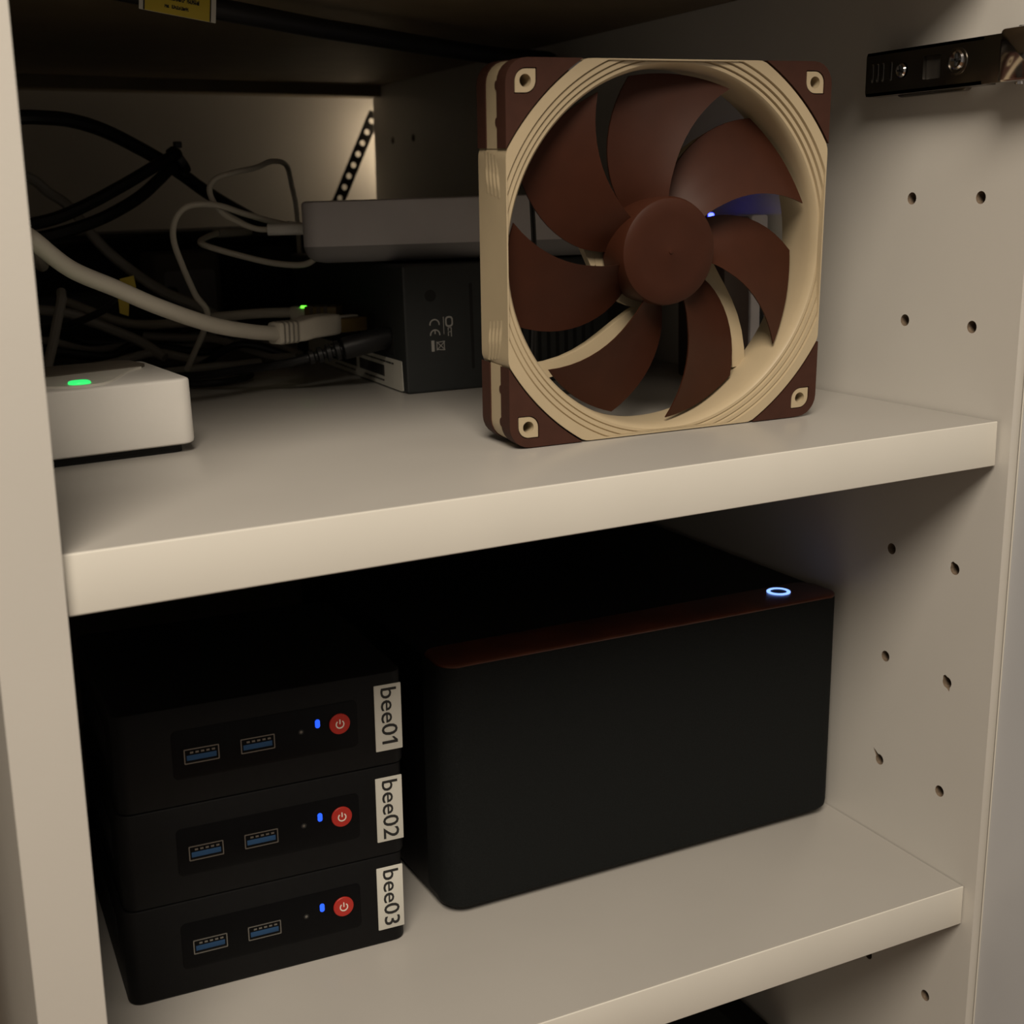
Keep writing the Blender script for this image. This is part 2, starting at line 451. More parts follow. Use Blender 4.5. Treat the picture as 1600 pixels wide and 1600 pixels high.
    NB = 7
    nr, nc = 12, 10
    top, bot = [], []
    for i in range(nr + 1):
        f = i / nr; r = 19.5 + (65.8 - 19.5)*f
        half = 21.5*(1 - 0.20*f) - 3.0*max(0, 0.25-f)*4*0.4
        sweep = -2 - 26*f**1.4
        for j in range(nc + 1):
            g = -1 + 2*j/nc
            a = R(sweep + half*g)
            yc = 11.5; amp = 5.6 - 0.6*f
            y = yc + amp*g + 1.1*(1 - g*g)
            th = 0.9*(1 - 0.55*abs(g))
            top.append((r*math.cos(a), y - th, r*math.sin(a))); bot.append((r*math.cos(a), y + th, r*math.sin(a)))
    n1 = nc + 1; M0 = len(top); fs = []
    for i in range(nr):
        for j in range(nc):
            q = (i*n1+j, i*n1+j+1, (i+1)*n1+j+1, (i+1)*n1+j)
            fs.append(q); fs.append(tuple(M0 + k for k in reversed(q)))
    for i in range(nr):
        for j in (0, nc):
            fs.append((i*n1+j, (i+1)*n1+j, M0+(i+1)*n1+j, M0+i*n1+j))
    for j in range(nc):
        for i in (0, nr):
            fs.append((i*n1+j, i*n1+j+1, M0+i*n1+j+1, M0+i*n1+j))
    bl = MB().add(top + bot, fs)
    me = bl.mesh('blade', M_ROTOR, 50)
    for k in range(NB):
        o = bpy.data.objects.new('blade', me); COL.objects.link(o); o.parent = rotor
        o.location = (0, 0, CZ*S); o.rotation_euler = (0, -2*math.pi*k/NB - R(8), 0)
    # four curved struts to the motor plate at the back
    for k, a0 in enumerate((132, 42, -48, -138)):
        pts = []
        for i in range(9):
            f = i / 8; r = 22.4 + 45.8*f; a = R(a0) + math.acos(22/68.2) - math.acos(22/r) + 0.10*math.sin(math.pi*f)
            pts.append((r*math.cos(a), r*math.sin(a)))
        lo, hi = [], []
        for i, p in enumerate(pts):
            q0 = Vector(pts[max(i-1, 0)]); q1 = Vector(pts[min(i+1, 8)]); d = (q1-q0).normalized(); nn = Vector((-d.y, d.x))
            w = 3.1
            lo.append(tuple(Vector(p) - nn*w)); hi.append(tuple(Vector(p) + nn*w))
        MB().prism([(x, CZ+z) for x, z in lo] + [(x, CZ+z) for x, z in reversed(hi)], 20.6, 24.6, XZ).build('strut', M_CREAM, t, 'curved cream strut')
    MB().lathe([(23.5, 20.4), (23.5, 24.2), (22.5, 24.9), (1, 24.9)], 40, XZ, 0, CZ).build('motor_plate', M_CREAM, t)
    # cable exit at the top left of the frame
    MB().rbox(-45.0, -38.5, 0.2, 4.2, 2*CZ-5.4, 2*CZ-1.0, 1.6, 0.4, 4, 'y').build('cable_grommet', M_GREYB, t, 'grey cable grommet')
    MB().tube([(-24, 22.5, 76), (-29, 23.2, 90), (-37, 23.6, 108), (-44, 24.0, 119), (-47, 27, 122), (-44, 36, 112), (-36, 48, 60), (-30, 60, 12), (0, 80, 2.5)], 1.1, 8).build('fan_cable', M_CABK, t)

# ================================================================== mini computers
def make_minis():
    PW, PD, PH = 110.5, 102.0, 38.75
    yaw = R(-1.7)
    base = (-340.9, 79.6, -H + 0.2)
    body = MB().loft([[XY(u, v, w) for u, v in rrect(PW-2*i, PD-2*i, 5-i, 7, PW/2, PD/2)] for i, w in
                      ((0.9, 0.0), (0.25, 0.3), (0.0, 0.9), (0, 37.9), (0.25, 38.4), (0.9, 38.65))])
    body_me = body.mesh('body', M_BLACK)
    feet_me = MB().box(12, 98, 12, 92, -0.2, 0.3).mesh('foot_plate', M_CAV)
    rec = MB().rbox(20.5, 91.5, -0.12, 1.2, 10.2, 29.6, 2.2, 0.1, 5, 'y').mesh('front_panel', M_GLOSS)
    shell = MB().prism(rrect(13.0, 5.9, 0.35, 3), -0.5, 6.0, XZ, holes=[rrect(12.2, 5.1, 0.25, 3)]).mesh('usb_port', M_STEEL)
    cav = MB().box(-6.1, 6.1, -0.08, -0.02, -2.55, 2.55).mesh('cavity', M_CAV)
    tong = MB().rbox(-5.5, 5.5, -0.34, -0.05, -1.7, 0.3, 0.1, 0.05, 2, 'y').mesh('tongue', M_BLUEP)
    pins = MB()
    for k in range(5): pins.box(-4.2+2*k, -3.0+2*k, -0.36, -0.1, 1.0, 1.7)
    pins = pins.mesh('contacts', M_STEEL)
    led_me = MB().rbox(-0.95, 0.95, -0.45, 0.2, -1.75, 1.75, 0.9, 0.1, 5, 'y').mesh('status_led', M_LEDB)
    btn_me = MB().lathe([(4.15, 0.3), (4.15, -0.55), (3.95, -0.8), (0.3, -0.85)], 36, XZ).mesh('power_button', M_RED)
    # power symbol
    sy = MB()
    o_, i_ = 1.75, 1.3
    arc = [R(90 + 38 + (360-76)*k/24) for k in range(25)]
    sy.prism([(o_*math.cos(a), o_*math.sin(a)) for a in arc] + [(i_*math.cos(a), i_*math.sin(a)) for a in reversed(arc)], -0.98, -0.8, XZ)
    sy.prism(rrect(0.45, 2.0, 0.2, 3, 0, 1.05), -0.98, -0.8, XZ)
    sy = sy.mesh('power_symbol', M_SYM)
    pin_me = MB().lathe([(0.55, 0.2), (0.55, -0.2), (0.3, -0.2)], 12, XZ).mesh('reset_hole', M_STEEL)
    ring_me = MB().lathe([(1.1, 0.2), (1.1, -0.16), (0.55, -0.16)], 16, XZ).mesh('reset_recess', M_CAV)
    stick_me = MB().rbox(-5.5, 5.5, -0.35, 0.1, -13.7, 13.7, 0.25, 0.05, 3, 'y').mesh('name_sticker', M_PAPER)
    vent_me = MB()
    for k in range(11): vent_me.rbox(-0.12, 0.4, 22+5.5*k, 24.5+5.5*k, 12, 27, 0.8, 0.1, 3, 'x')
    vent_me = vent_me.mesh('side_vents', M_CAV)
    def part(me, parent, loc=(0, 0, 0), label=None):
        o = bpy.data.objects.new(me.name.split('.')[0], me); COL.objects.link(o); o.parent = parent
        o.location = tuple(c*S for c in loc)
        if label: o['label'] = label
        return o
    info = [('bee03', 0, -1.0, 'black mini computer labelled bee03, bottom of the stack of three'),
            ('bee02', 1, 0.0, 'black mini computer labelled bee02, middle of the stack of three'),
            ('bee01', 2, 0.9, 'black mini computer labelled bee01, top of the stack of three')]
    for txt, k, dx, lab in info:
        t = thing('mini_computer', lab, 'computer', (base[0]+dx, base[1], base[2] + PH*k), (0, 0, yaw), 'stacked mini computers')
        part(body_me, t); part(feet_me, t)
        fp = part(rec, t, label='glossy black port panel')
        for u in (31.2, 52.2):
            p = part(shell, t, (u, 0, 19.0), 'silver rimmed blue port')
            part(cav, p); part(tong, p); part(pins, p)
        part(led_me, t, (75.5, 0, 22.6), 'lit blue status light')
        pb = part(btn_me, t, (84.2, 0, 21.0), 'round red power button'); part(sy, pb)
        rr = part(ring_me, t, (69.0, 0, 20.4)); part(pin_me, rr)
        st = part(stick_me, t, (104.0, 0, 20.0), 'white sticker reading ' + txt)
        # letters run downwards: text x -> -z, text y -> +x
        lt = text_mb(txt, 8.9, lambda u, v, w: (v*1.04, -0.42 - w, -u*1.18), 0.1, 0.05)
        if txt.endswith('1'):                # slanted flag of the figure one
            zm = min(p[2] for p in lt.v); xt = max(p[0] for p in lt.v if p[2] < zm + 1.6)
            zt = max(p[2] for p in lt.v if p[2] < zm + 1.6)
            lt.prism([(xt, zt-0.5), (xt, zt), (xt-1.5, zt+1.5), (xt-2.4, zt+1.5), (xt-1.1, zt-0.2)], -0.48, -0.36, XZ)
        lt.build('lettering', M_INK, st)
        part(vent_me, t)

# ================================================================== storage box with lit ring
def make_nas():
    NW, ND, NH = 206.5, 190.0, 111.5
    t = thing('storage_box', 'large plain black box with a blue lit ring on top', 'storage', (-210.6, 79.8, -H), (0, 0, R(0.6)))
    b = MB().loft([[XY(u, v, w) for u, v in rrect(NW-2*i, ND-2*i-4, 9-i, 7, NW/2, ND/2+2)] for i, w in
                   ((4, 1.6), (1.2, 2.2), (0.2, 4), (0.2, NH-1.6), (0.6, NH-0.5), (1.5, NH))])
    b.build('case', M_BLACK, t)
    # cloth covered front with rounded uprights
    f = []
    for i, w in ((5.0, 2.2), (2.0, 2.8), (0.4, 4.4), (0.0, 7.0), (0.0, NH-1.2), (0.35, NH-0.4)):
        f.append([XY(u, v, w) for u, v in rrect(NW-2*i, 30-2*i, 9.5-i*0.8, 8, NW/2, 15)])
    MB().loft(f).build('front_cover', M_FABR, t, 'matte black cloth front')
    MB().loft([[XY(u, v, w) for u, v in rrect(NW-2*i-0.6, 26-2*i, 8.5-i, 8, NW/2, 13.4)] for i, w in
               ((0.0, NH-0.6), (0.0, NH+0.1), (0.35, NH+0.5), (1.0, NH+0.7))]).build('reflection_strip', M_REFL, t, 'dark reddish brown strip painted as a reflection along the top front')  # strip added to carry a reflection in its own colour
    pts = [(5.6, NH+0.7), (5.6, NH+1.0), (5.3, NH+1.2), (4.2, NH+1.2), (3.9, NH+1.0), (3.9, NH+0.7)]
    MB().lathe(pts + [pts[0]], 40, XY, 182.0, 17.4, ends=False).build('ring_light', M_RING, t, 'glowing blue ring')
    MB().lathe([(3.9, NH+0.6), (3.9, NH+0.85), (0.3, NH+0.8)], 32, XY, 182.0, 17.4).build('power_button', M_GLOSS, t)
    for x in (20, NW-20):
        for y in (22, ND-20):
            MB().lathe([(7, 0.0), (7.5, 0.5), (7.5, 2.4)], 20, XY, x, y).build('foot', M_CAV, t)

# ================================================================== router
def make_router():
    z0 = on_shelf(-320)
    t = thing('router', 'white router with a green light, half hidden behind the left panel', 'router', (-290.6, 128.6, z0), (0, TILT, R(4.0)))
    x0, x1, D = -66.5, 0.0, 72.0
    MB().rbox(x0+3, x1-4.5, 4.5, D-5, 0.0, 4.6, 4, 0.4, 5).build('base', M_CAV, t, 'recessed black base')
    loops = []
    for i, w in ((1.4, 4.0), (0.3, 4.6), (0.0, 5.6), (0.2, 28.4), (0.5, 29.0), (1.2, 29.4)):
        loops.append([XY(u, v, w) for u, v in rrect(x1-x0-2*i, D-2*i, 6.0-i, 7, (x0+x1)/2, D/2)])
    MB().loft(loops).build('body', M_WHITE, t)
    # light top plate: its front edge waves from the front rim back towards the painted shade at the rear
    ctl = [(x0+1.6, 14.0), (-56, 12.5), (-51, 9.0), (-45, 4.6), (-39, 3.6), (-33, 5.6), (-28, 11.0), (-23, 21.0), (-18, 31.0), (-13, 39.0), (-8, 43.5)]
    MB().prism(ctl + [(-8, 44.5), (x0+1.6, 33.5)], 29.2, 30.2, XY).build('top_plate', M_EDGE, t, 'pale top plate with a wavy front edge')
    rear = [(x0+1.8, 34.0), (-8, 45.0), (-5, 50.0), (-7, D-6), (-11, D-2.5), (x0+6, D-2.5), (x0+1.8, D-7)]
    MB().prism(rear, 29.2, 30.6, XY).build('shaded_top_rear', M_BEIGE, t, 'darker taupe panel painted as the shaded rear of the top')  # darker colour stands in for shade on the rear of the top
    MB().rbox(-44.4, -36.2, 5.8, 14.2, 29.8, 31.2, 3.6, 0.7, 6).build('status_led', M_LEDG, t, 'lit green status light')

# ================================================================== dark box on its side and pale box on top
def make_dark_box():
    zb = on_shelf(-140)
    t = thing('upright_computer', 'dark slate computer lying on its side under the pale grey box', 'computer', (-168.2, 214.2, zb-0.4), (0, TILT, R(-2.4)))
    WX, DY, HZ = 112.0, 205.0, 62.0
    MB().rbox(0, WX, 0, DY, 0, HZ, 1.6, 1.2, 5, 'y').build('case', M_SLATE, t)
    # front face details (y = 0): button, vent slit, printed marks
    MB().lathe([(2.9, 0.4), (2.9, -0.12), (0.3, -0.12)], 28, XZ, 14.0, 47.0).build('screw_cover', M_CAV, t)
    MB().rbox(34.4, 36.0, -0.1, 0.6, 10, 52, 0.6, 0.05, 3, 'y').build('vent_slit', M_CAV, t)
    for k in range(12):
        MB().rbox(46+5*k, 48+5*k, -0.1, 0.6, 10, 52, 0.8, 0.05, 3, 'y').build('vent_slit', M_CAV, t)
    pr = MB()
    def arc(cu, cv, ro, ri, a0, a1, n=14):
        A = [R(a0 + (a1-a0)*k/n) for k in range(n+1)]
        pr.prism([(cu+ro*math.cos(a), cv+ro*math.sin(a)) for a in A] + [(cu+ri*math.cos(a), cv+ri*math.sin(a)) for a in reversed(A)], -0.1, 0.02, XZ)
    # C and E, turned a quarter clockwise
    arc(15.6, 33.0, 2.7, 2.1, -8, 188); arc(15.7, 28.0, 2.7, 2.1, -8, 188)
    pr.box(15.4, 16.0, -0.1, 0.02, 28.4, 30.3)
    # bar and crossed-out bin
    pr.prism(rrect(1.5, 5.4, 0.1, 2, 14.3, 22.6), -0.1, 0.02, XZ)
    def seg(u0, v0, u1, v1, w=0.35):
        d = Vector((u1-u0, v1-v0)); n_ = Vector((-d.y, d.x)).normalized()*w/2
        pr.prism([(u0+n_.x, v0+n_.y), (u1+n_.x, v1+n_.y), (u1-n_.x, v1-n_.y), (u0-n_.x, v0-n_.y)], -0.1, 0.02, XZ)
    for s_ in ((16.4, 20.8, 20.2, 20.4), (16.4, 24.2, 20.2, 24.6), (16.4, 20.8, 16.4, 24.2), (20.2, 20.2, 20.2, 24.8), (16.2, 20.4, 20.6, 24.6), (16.2, 24.6, 20.6, 20.4)):
        seg(*s_)
    # small emblem and line of fine print
    pr.prism(rrect(4.0, 5.2, 1.6, 4, 23.2, 34.0), -0.1, 0.02, XZ, holes=[rrect(2.6, 3.6, 1.0, 4, 23.2, 34.0)])
    seg(20.3, 28.0, 20.3, 36.5, 0.3)
    for k, (a, b_) in enumerate(((29.5, 31.0), (27.0, 29.0))):
        seg(22.6, a, 22.6, b_, 0.4); seg(24.2, a-0.4, 24.2, b_, 0.4); seg(22.6, b_, 24.2, b_, 0.3)
    pr.build('printed_marks', M_PRINT, t, 'grey printed conformity marks turned sideways')
    # left face: sticker with bar codes, ports
    st = MB().prism([(5.0, 1.2), (7.5, 0.6), (176, 0.6), (176, 14.6), (6.0, 15.6)], -0.3, -0.05, YZ).build('rating_sticker', M_PAPER, t, 'white sticker with two bar codes')
    bc = MB(); rnd = random.Random(3)
    for (a, b_) in ((33, 74), (80, 131)):
        y = a
        while y < b_:
            w = rnd.choice((0.5, 0.9, 1.5)); bc.box(-0.42, -0.28, y, min(y+w, b_), 5.4, 11.0); y += w + rnd.choice((0.25, 0.45))
    for (a, b_, z) in ((18, 66, 13.2), (34, 66, 3.2), (78, 128, 13.0), (82, 120, 3.2)):
        y = a
        while y < b_:
            w = rnd.uniform(1.5, 5); bc.box(-0.42, -0.28, y, min(y+w, b_), z-0.45, z+0.45); y += w + 0.9
    bc.build('bar_code', M_INK, st)
    for (y, z, w, h) in ((24.0, 24.5, 14, 13.5), (52.0, 29.5, 17, 13.0), (80.0, 31, 17, 13.0), (105, 30, 15, 7), (125, 30, 15, 7)):
        MB().rbox(-0.25, 2.5, y-w/2, y+w/2, z-h/2, z+h/2, 0.5, 0.1, 3, 'x').build('port', M_CAV, t)
    MB().rbox(-0.2, 1.2, 20, 23, 45, 48, 1.4, 0.1, 5, 'x').build('lock_hole', M_CAV, t)

def make_grey_box():
    t = thing('media_box', 'pale grey flat box resting on top of the dark computer', 'box', (-206.0, 252.5, 59.3), (0, TILT, R(-26)))
    WX, DY = 158.0, 150.0
    loops = []
    for i, w in ((9, 0.0), (5.0, 0.9), (1.8, 3.2), (0.3, 6.4), (0.0, 8.2), (0.0, 28.0), (0.5, 29.4), (1.6, 30.0)):
        loops.append([XY(u, v, w) for u, v in rrect(WX-2*i, DY-2*i, 9-min(i, 5), 8, WX/2, DY/2)])
    MB().loft(loops[4:]).build('shell', M_GREYP, t)
    MB().loft(loops[:5]).build('base', M_GREYB, t, 'darker grey sloping base')
    for y in (34, 62, 112):
        MB().rbox(-0.3, 1.0, y-5, y+5, 13.5, 18.5, 1.6, 0.2, 4, 'x').build('port', M_CAV, t)

# ================================================================== cables
CAB = {
'ethA': [(-318,330,60),(-334,240,74),(-342.5,180,79.0),(-343.5,165,78.2),(-341.0,158.0,75.9),(-327.1,168.0,64.4),(-308.9,178.0,55.7),(-289.1,190.0,46.3),(-263.1,210.0,36.2),(-241.0,228.0,30.5),(-225.3,240.0,27.7)],
'ethB': [(-290.2,470.0,32.5),(-260.1,430.0,20.3),(-235.0,372.0,24.0),(-229.2,350.0,27.5),(-209.3,330.0,30.3),(-192.4,312.0,31.4)],
'dc': [(-275,330,1.5),(-255,295,3.0),(-234,268,8.0),(-218,252,11.5),(-207.5,245.5,14.2)],
'thinC': [(-208.9,292.0,75.6),(-217.8,296.0,76.7),(-231.2,300.0,83.6),(-237.2,302.0,93.8),(-233.5,306.0,100.8),(-221.8,312.0,104.4),(-204.7,330.0,107.5),(-186.9,360.0,111.8),(-169.6,390.0,110.7),(-158.2,418.0,99.4),(-152,430.0,80),(-150,440,30),(-160,450,4)],
'thinD': [(-250,325,3.0),(-243.2,300.0,31.7),(-249.6,296.0,44.2),(-255.9,292.0,59.0),(-259.8,290.0,71.7),(-258.5,290.0,80.9),(-253.4,290.0,87.0),(-245.2,292.0,88.8),(-233.6,296.0,87.7),(-219.1,302.0,83.4),(-200,307.0,78.5),(-186,308,76.5)],
'thinE': [(-184,282,72),(-186.5,286,63.0),(-192.5,292.0,57.6),(-206.8,299.0,58.4),(-224.8,304.0,63.1),(-238.0,310.0,67.5),(-240.0,318.0,69.7),(-232.9,330.0,72.0),(-222.1,345.0,73.9)],
'grayF': [(-345,432,120),(-310.0,430.0,105.8),(-298.8,430.0,96.9),(-287.5,428.0,87.8),(-272.5,422.0,65.9),(-255.1,415.0,49.1),(-241.3,405.0,38.7),(-225,395.0,30.5),(-195,392,12),(-185,430,3)],
'blackG': [(-345,378,130),(-317.8,380.0,134.3),(-302.7,385.0,134.8),(-288.6,392.0,134.1),(-270.5,402.0,129.9),(-249.4,415.0,121.3),(-228.0,425.0,110.2),(-202.5,440.0,94.4),(-169.9,460.0,78.5),(-139.1,480.0,63.3),(-120,500,30),(-118,520,4)],
'blackH': [(-348,330,74),(-321.6,345.0,79.4),(-305.3,352.0,83.0),(-287.4,360.0,90.0),(-264.4,372.0,100.9),(-245.7,384.0,110.4),(-231,396.0,117.2)],
'blackI': [(-348,345,70),(-321.5,350.0,72.2),(-302.6,354.0,75.7),(-281.3,362.0,82.2),(-259.8,376.0,92.1),(-244.0,390.0,102.6),(-232,404.0,111.5)],
'blackJ': [(-340,480,60),(-304.5,500.0,61.0),(-272.5,520.0,63.7),(-236.2,540.0,66.3),(-190.7,550.0,67.5),(-142.6,560.0,64.4),(-101.1,570.0,67.0)],
'grayK': [(-309.0,336.0,46),(-310.1,330.0,41.7),(-313.4,326.0,32.4),(-318.0,318.0,20.4),(-323.2,305.0,9.2),(-325,290,-2.0)],
'grayL': [(-345,402,36),(-300.8,400.0,30.7),(-286.6,400.0,25.0),(-275.0,398.0,19.8),(-261.1,392.0,12.8),(-250,380,4)],
'whiteM': [(-300,320,-1.5),(-268.1,330.0,0.5),(-251.8,335.0,1.2),(-233.2,340.0,1.6),(-217.7,345.0,1.2),(-203.0,352.0,1.0)],
'grayO': [(-253.2,420.0,13.1),(-234.7,410.0,11.8),(-216.6,398.0,11.0),(-201.1,385.0,5.6),(-189.6,372.0,1.9),(-178,360,1.6)],
'ceil': [(-345,195,177),(-323.9,200.0,177.2),(-292.5,215.0,176.0),(-257.9,228.0,173.5),(-225.6,242.0,171.8),(-189.2,260.0,170.3),(-148.6,280.0,169.5),(-102.0,305.0,168.9),(-57.3,325.0,168.5),(-17.5,345.0,169.6),(-6,400,168)],
'loopN': [(-262,305,-2.2),(-240.3,300.0,-1.9),(-225.9,306.0,-1.6),(-217.5,318.0,-1.2),(-220.0,330.0,-1.0),(-234.8,335.0,-1.3),(-246.6,330.0,-1.8),(-262,340,-2.0)],
}
def basis(p, q):
    d = (Vector(q) - Vector(p)).normalized(); x = d
    z = Vector((0, 0, 1)); y = z.cross(x).normalized(); z = x.cross(y)
    return Matrix(((x.x, y.x, z.x, p[0]), (x.y, y.y, z.y, p[1]), (x.z, y.z, z.z, p[2]), (0, 0, 0, 1)))

def make_cables():
    # thick white network cable with its ribbed boot
    t = thing('network_cable', 'thick white network cable with a ribbed plug in the foreground', 'cable', (-225.3, 240, 0))
    off = Vector((225.3, -240.0, 0))
    def loc(pts): return [tuple(Vector(p) + off) for p in pts]
    MB().tube(loc(CAB['ethA']), 3.5, 14, 8).build('cord', M_CABW, t)
    P0, P1 = (-225.8, 239.8, 27.8), (-178.5, 262.8, 27.6)
    Mx = Matrix.Translation(off) @ basis(P0, P1)
    b = MB(); b.rbox(0, 13.0, -4.6, 4.6, -5.2, 5.2, 1.8, 0.5, 4, 'x')
    b.xf(Mx).build('boot', M_CABW, t)
    for k in range(4):
        MB().rbox(2.0+2.9*k, 3.1+2.9*k, -4.85, 4.85, -5.45, 5.45, 1.8, 0.15, 4, 'x').xf(Mx).build('boot_rib', M_GREYT, t)
    b = MB()
    loops = []
    for x, hw, z0, z1 in ((12.5, 4.4, -5.0, 4.9), (17, 5.0, -4.9, 5.6), (22, 5.6, -4.0, 6.6), (36, 5.8, -3.6, 6.9), (39.5, 5.6, -3.2, 6.6), (40.5, 5.0, -2.6, 6.0)):
        loops.append([(x, u, v) for u, v in rrect(2*hw, z1-z0, 1.4, 4, 0, (z0+z1)/2)])
    b.loft(loops); b.xf(Mx).build('plug_housing', M_CABW, t)
    MB().rbox(40.0, 58.5, -5.6, 5.6, -2.8, 4.2, 0.8, 0.4, 3, 'x').xf(Mx).build('plug', M_AMBER, t, 'clear amber connector')
    MB().rbox(41, 55, -2.8, 2.8, 4.3, 5.4, 0.5, 0.2, 3, 'x').xf(Mx).build('latch', M_CABW, t)
    # second network cable
    t = thing('network_cable', 'thinner white network cable with an amber plug behind the thick one', 'cable', (-192.4, 312, 0))
    off = Vector((192.4, -312.0, 0))
    MB().tube([tuple(Vector(p)+off) for p in CAB['ethB']], 2.7, 12, 8).build('cord', M_CABW, t)
    Mx = Matrix.Translation(off) @ basis((-194, 313.0, 31.3), (-170.5, 294.0, 31.6))
    MB().rbox(0, 9, -3.6, 3.6, -3.4, 3.4, 1.4, 0.4, 4, 'x').xf(Mx).build('boot', M_CABW, t)
    MB().rbox(9, 27, -5.4, 5.4, -3.6, 3.6, 0.7, 0.3, 3, 'x').xf(Mx).build('plug', M_AMBER, t, 'amber connector')
    MB().rbox(6.5, 9.5, -3.9, -2.6, 2.6, 3.9, 0.5, 0.1, 3, 'x').xf(Mx).build('link_light', M_LEDG2, t, 'tiny green glowing light')
    for k in range(3):
        MB().box(12+4*k, 14+4*k, -5.6, 5.6, -3.8, 3.8).xf(Mx).build('plug_rib', M_BEIGE, t)
    # black power lead
    t = thing('power_lead', 'black power lead with a thick strain relief plugged into the slate computer', 'cable', (-186, 292, 0))
    off = Vector((186.0, -292.0, 0))
    MB().tube([tuple(Vector(p)+off) for p in CAB['dc']], 2.2, 10, 8).build('cord', M_CABK, t)
    Mx = Matrix.Translation(off) @ basis((-208.5, 246.0, 14.0), (-166.5, 237.5, 23.4))
    MB().lathe([(3.6, 18), (5.4, 19), (5.6, 22), (5.6, 42.5), (5.0, 43.5)], 20, YZ).xf(Mx).build('plug', M_CABK, t)
    for k in range(4):
        MB().lathe([(2.2, 1+4.4*k), (3.4+0.5*k, 1.6+4.4*k), (3.4+0.5*k, 3.6+4.4*k), (2.2, 4.4+4.4*k)], 18, YZ).xf(Mx).build('strain_relief_rib', M_CABK, t)
    MB().lathe([(2.2, 0), (2.6, 18.5)], 12, YZ).xf(Mx).build('strain_relief_core', M_CABK, t)

    def plain(key, r, m, label, cat='cable', name='cable', plug=None, pm=None, group='loose cables behind the router', sides=10):
        p0 = Vector(CAB[key][0]); t = thing(name, label, cat, tuple(p0), group=group)
        MB().tube([tuple(Vector(p)-p0) for p in CAB[key]], r, sides, 6).build('cord', m, t)
        if plug:
            for (a, b_, w, h) in plug:
                L = (Vector(b_)-Vector(a)).length
                MB().rbox(0, L, -w/2, w/2, -h/2, h/2, min(w, h)*0.38, 0.5, 5, 'x').xf(Matrix.Translation(-p0) @ basis(a, b_)).build('plug', pm or m, t)
        return t
    plain('thinC', 1.5, M_CABW, 'thin white cable arching up from the side of the grey box', plug=[((-211.0,292.6,75.7), (-190.5,284.6,75.9), 8.5, 6.0)], pm=M_WHITE)
    plain('thinD', 1.6, M_CABW, 'thin white cable rising in a tall loop left of the grey box', plug=[((-196.0,307.6,77.8), (-179.6,306,75.6), 6.5, 4.0)], pm=M_WHITE)
    plain('thinE', 1.6, M_CABW, 'thin white cable sagging low beneath the corner of the grey box', plug=[((-225.5,341.0,73.4), (-205,352.0,74.0), 7.5, 4.6)], pm=M_GREYT)
    plain('grayF', 3.1, M_CABG, 'grey cable slanting down behind the thick white network cable')
    plain('blackG', 3.9, M_CABK, 'thick black cable arching down from the upper left of the compartment')
    a = plain('blackH', 3.3, M_CABK, 'upper black cable of the pair rising to the cable tie')
    plain('blackI', 3.3, M_CABK, 'lower black cable of the pair rising to the cable tie')
    plain('blackJ', 3.6, M_CABK, 'black cable running level along the back behind the white loops')
    plain('grayK', 2.5, M_CABG, 'grey cable standing up behind the white router')
    plain('grayL', 2.9, M_CABG, 'grey cable sloping down low at the left behind the router')
    plain('whiteM', 2.4, M_CABG, 'pale cable lying on the shelf right of the router')
    plain('grayO', 2.4, M_CABG, 'grey cable dropping to the shelf under the thick plug')
    plain('loopN', 1.9, M_CABK, 'thin black cable looped on the shelf right of the router')
    # more dim tangle lying on the shelf at the back
    rnd = random.Random(11)
    names = [('black', M_CABK), ('grey', M_CABG), ('black', M_CABK), ('grey', M_CABG), ('black', M_CABK)]
    for k, (cn, m) in enumerate(names):
        pts = []
        for i in range(7):
            pts.append((-335 + 27*i + rnd.uniform(-6, 6), 360 + 22*k + rnd.uniform(-16, 16), on_shelf(-250) + 2.6 + 4*k*0.6 + rnd.uniform(0, 12)*(1 if i % 2 else 0.2)))
        CAB['x%d' % k] = pts
        plain('x%d' % k, 2.2 + 0.3*(k % 3), m, ['front black cable of the dim tangle on the shelf', 'grey cable second from the front in the dim tangle', 'black cable in the middle of the dim tangle',
              'grey cable second from the back in the dim tangle', 'black cable at the back of the dim tangle'][k], group='dim cable tangle on the shelf')
    # cable tie at the crossing
    ct = thing('cable_tie', 'black cable tie where the black cables cross', 'cable tie', (-229.5, 402, 113.5))
    MB().lathe([(8.2, -2.2), (8.6, -1.8), (8.6, 1.8), (8.2, 2.2), (7.4, 1.8), (7.4, -1.8), (8.2, -2.2)], 24, YZ, ends=False).xf(Matrix.Rotation(R(-35), 4, 'Y')).build('strap', M_CABK, ct)
    MB().rbox(-2.2, 2.2, -2.5, 2.5, 7.0, 10.5, 1, 0.4, 3).build('head', M_CABK, ct)
    # yellow flag tags among the cables
    t1 = thing('cable_tag', 'small yellow flag tag folded among the cables', 'tag', (-282, 299.6, 34))
    MB().prism([(-3.6, 19.2), (3.3, 20.6), (4.4, 11.2), (-3.2, 9.8)], -0.4, 0.4, XZ).build('flag', M_YELL, t1)
    MB().prism([(-5.0, 9.4), (0.4, 8.6), (-0.6, 0.6), (-4.8, 2.2)], 0.6, 1.3, XZ).build('tail', M_YELL, t1)
    MB().tube([(3, 2, 14), (-2, 6, 11), (-10, 10, 4), (-24, 30, -4), (-40, 60, -8)], 1.9, 8).build('cord', M_CABK, t1)
    # cable under the shelf above with a printed yellow label
    c = plain('ceil', 4.7, M_CABK, 'thick black cable running under the shelf overhead', name='overhead_cable', group=None, sides=14)
    if 'group' in c: del c['group']
    tg = thing('cable_label', 'yellow printed label wrapped on the overhead cable', 'label', (-267.0, 213.4, 172.3), (0, R(5.5), R(12.5)))
    MB().rbox(-17.6, 17.2, -0.15, 0.15, -6.2, 7.0, 0.3, 0.05, 2, 'y').build('white_border', M_PAPER, tg)
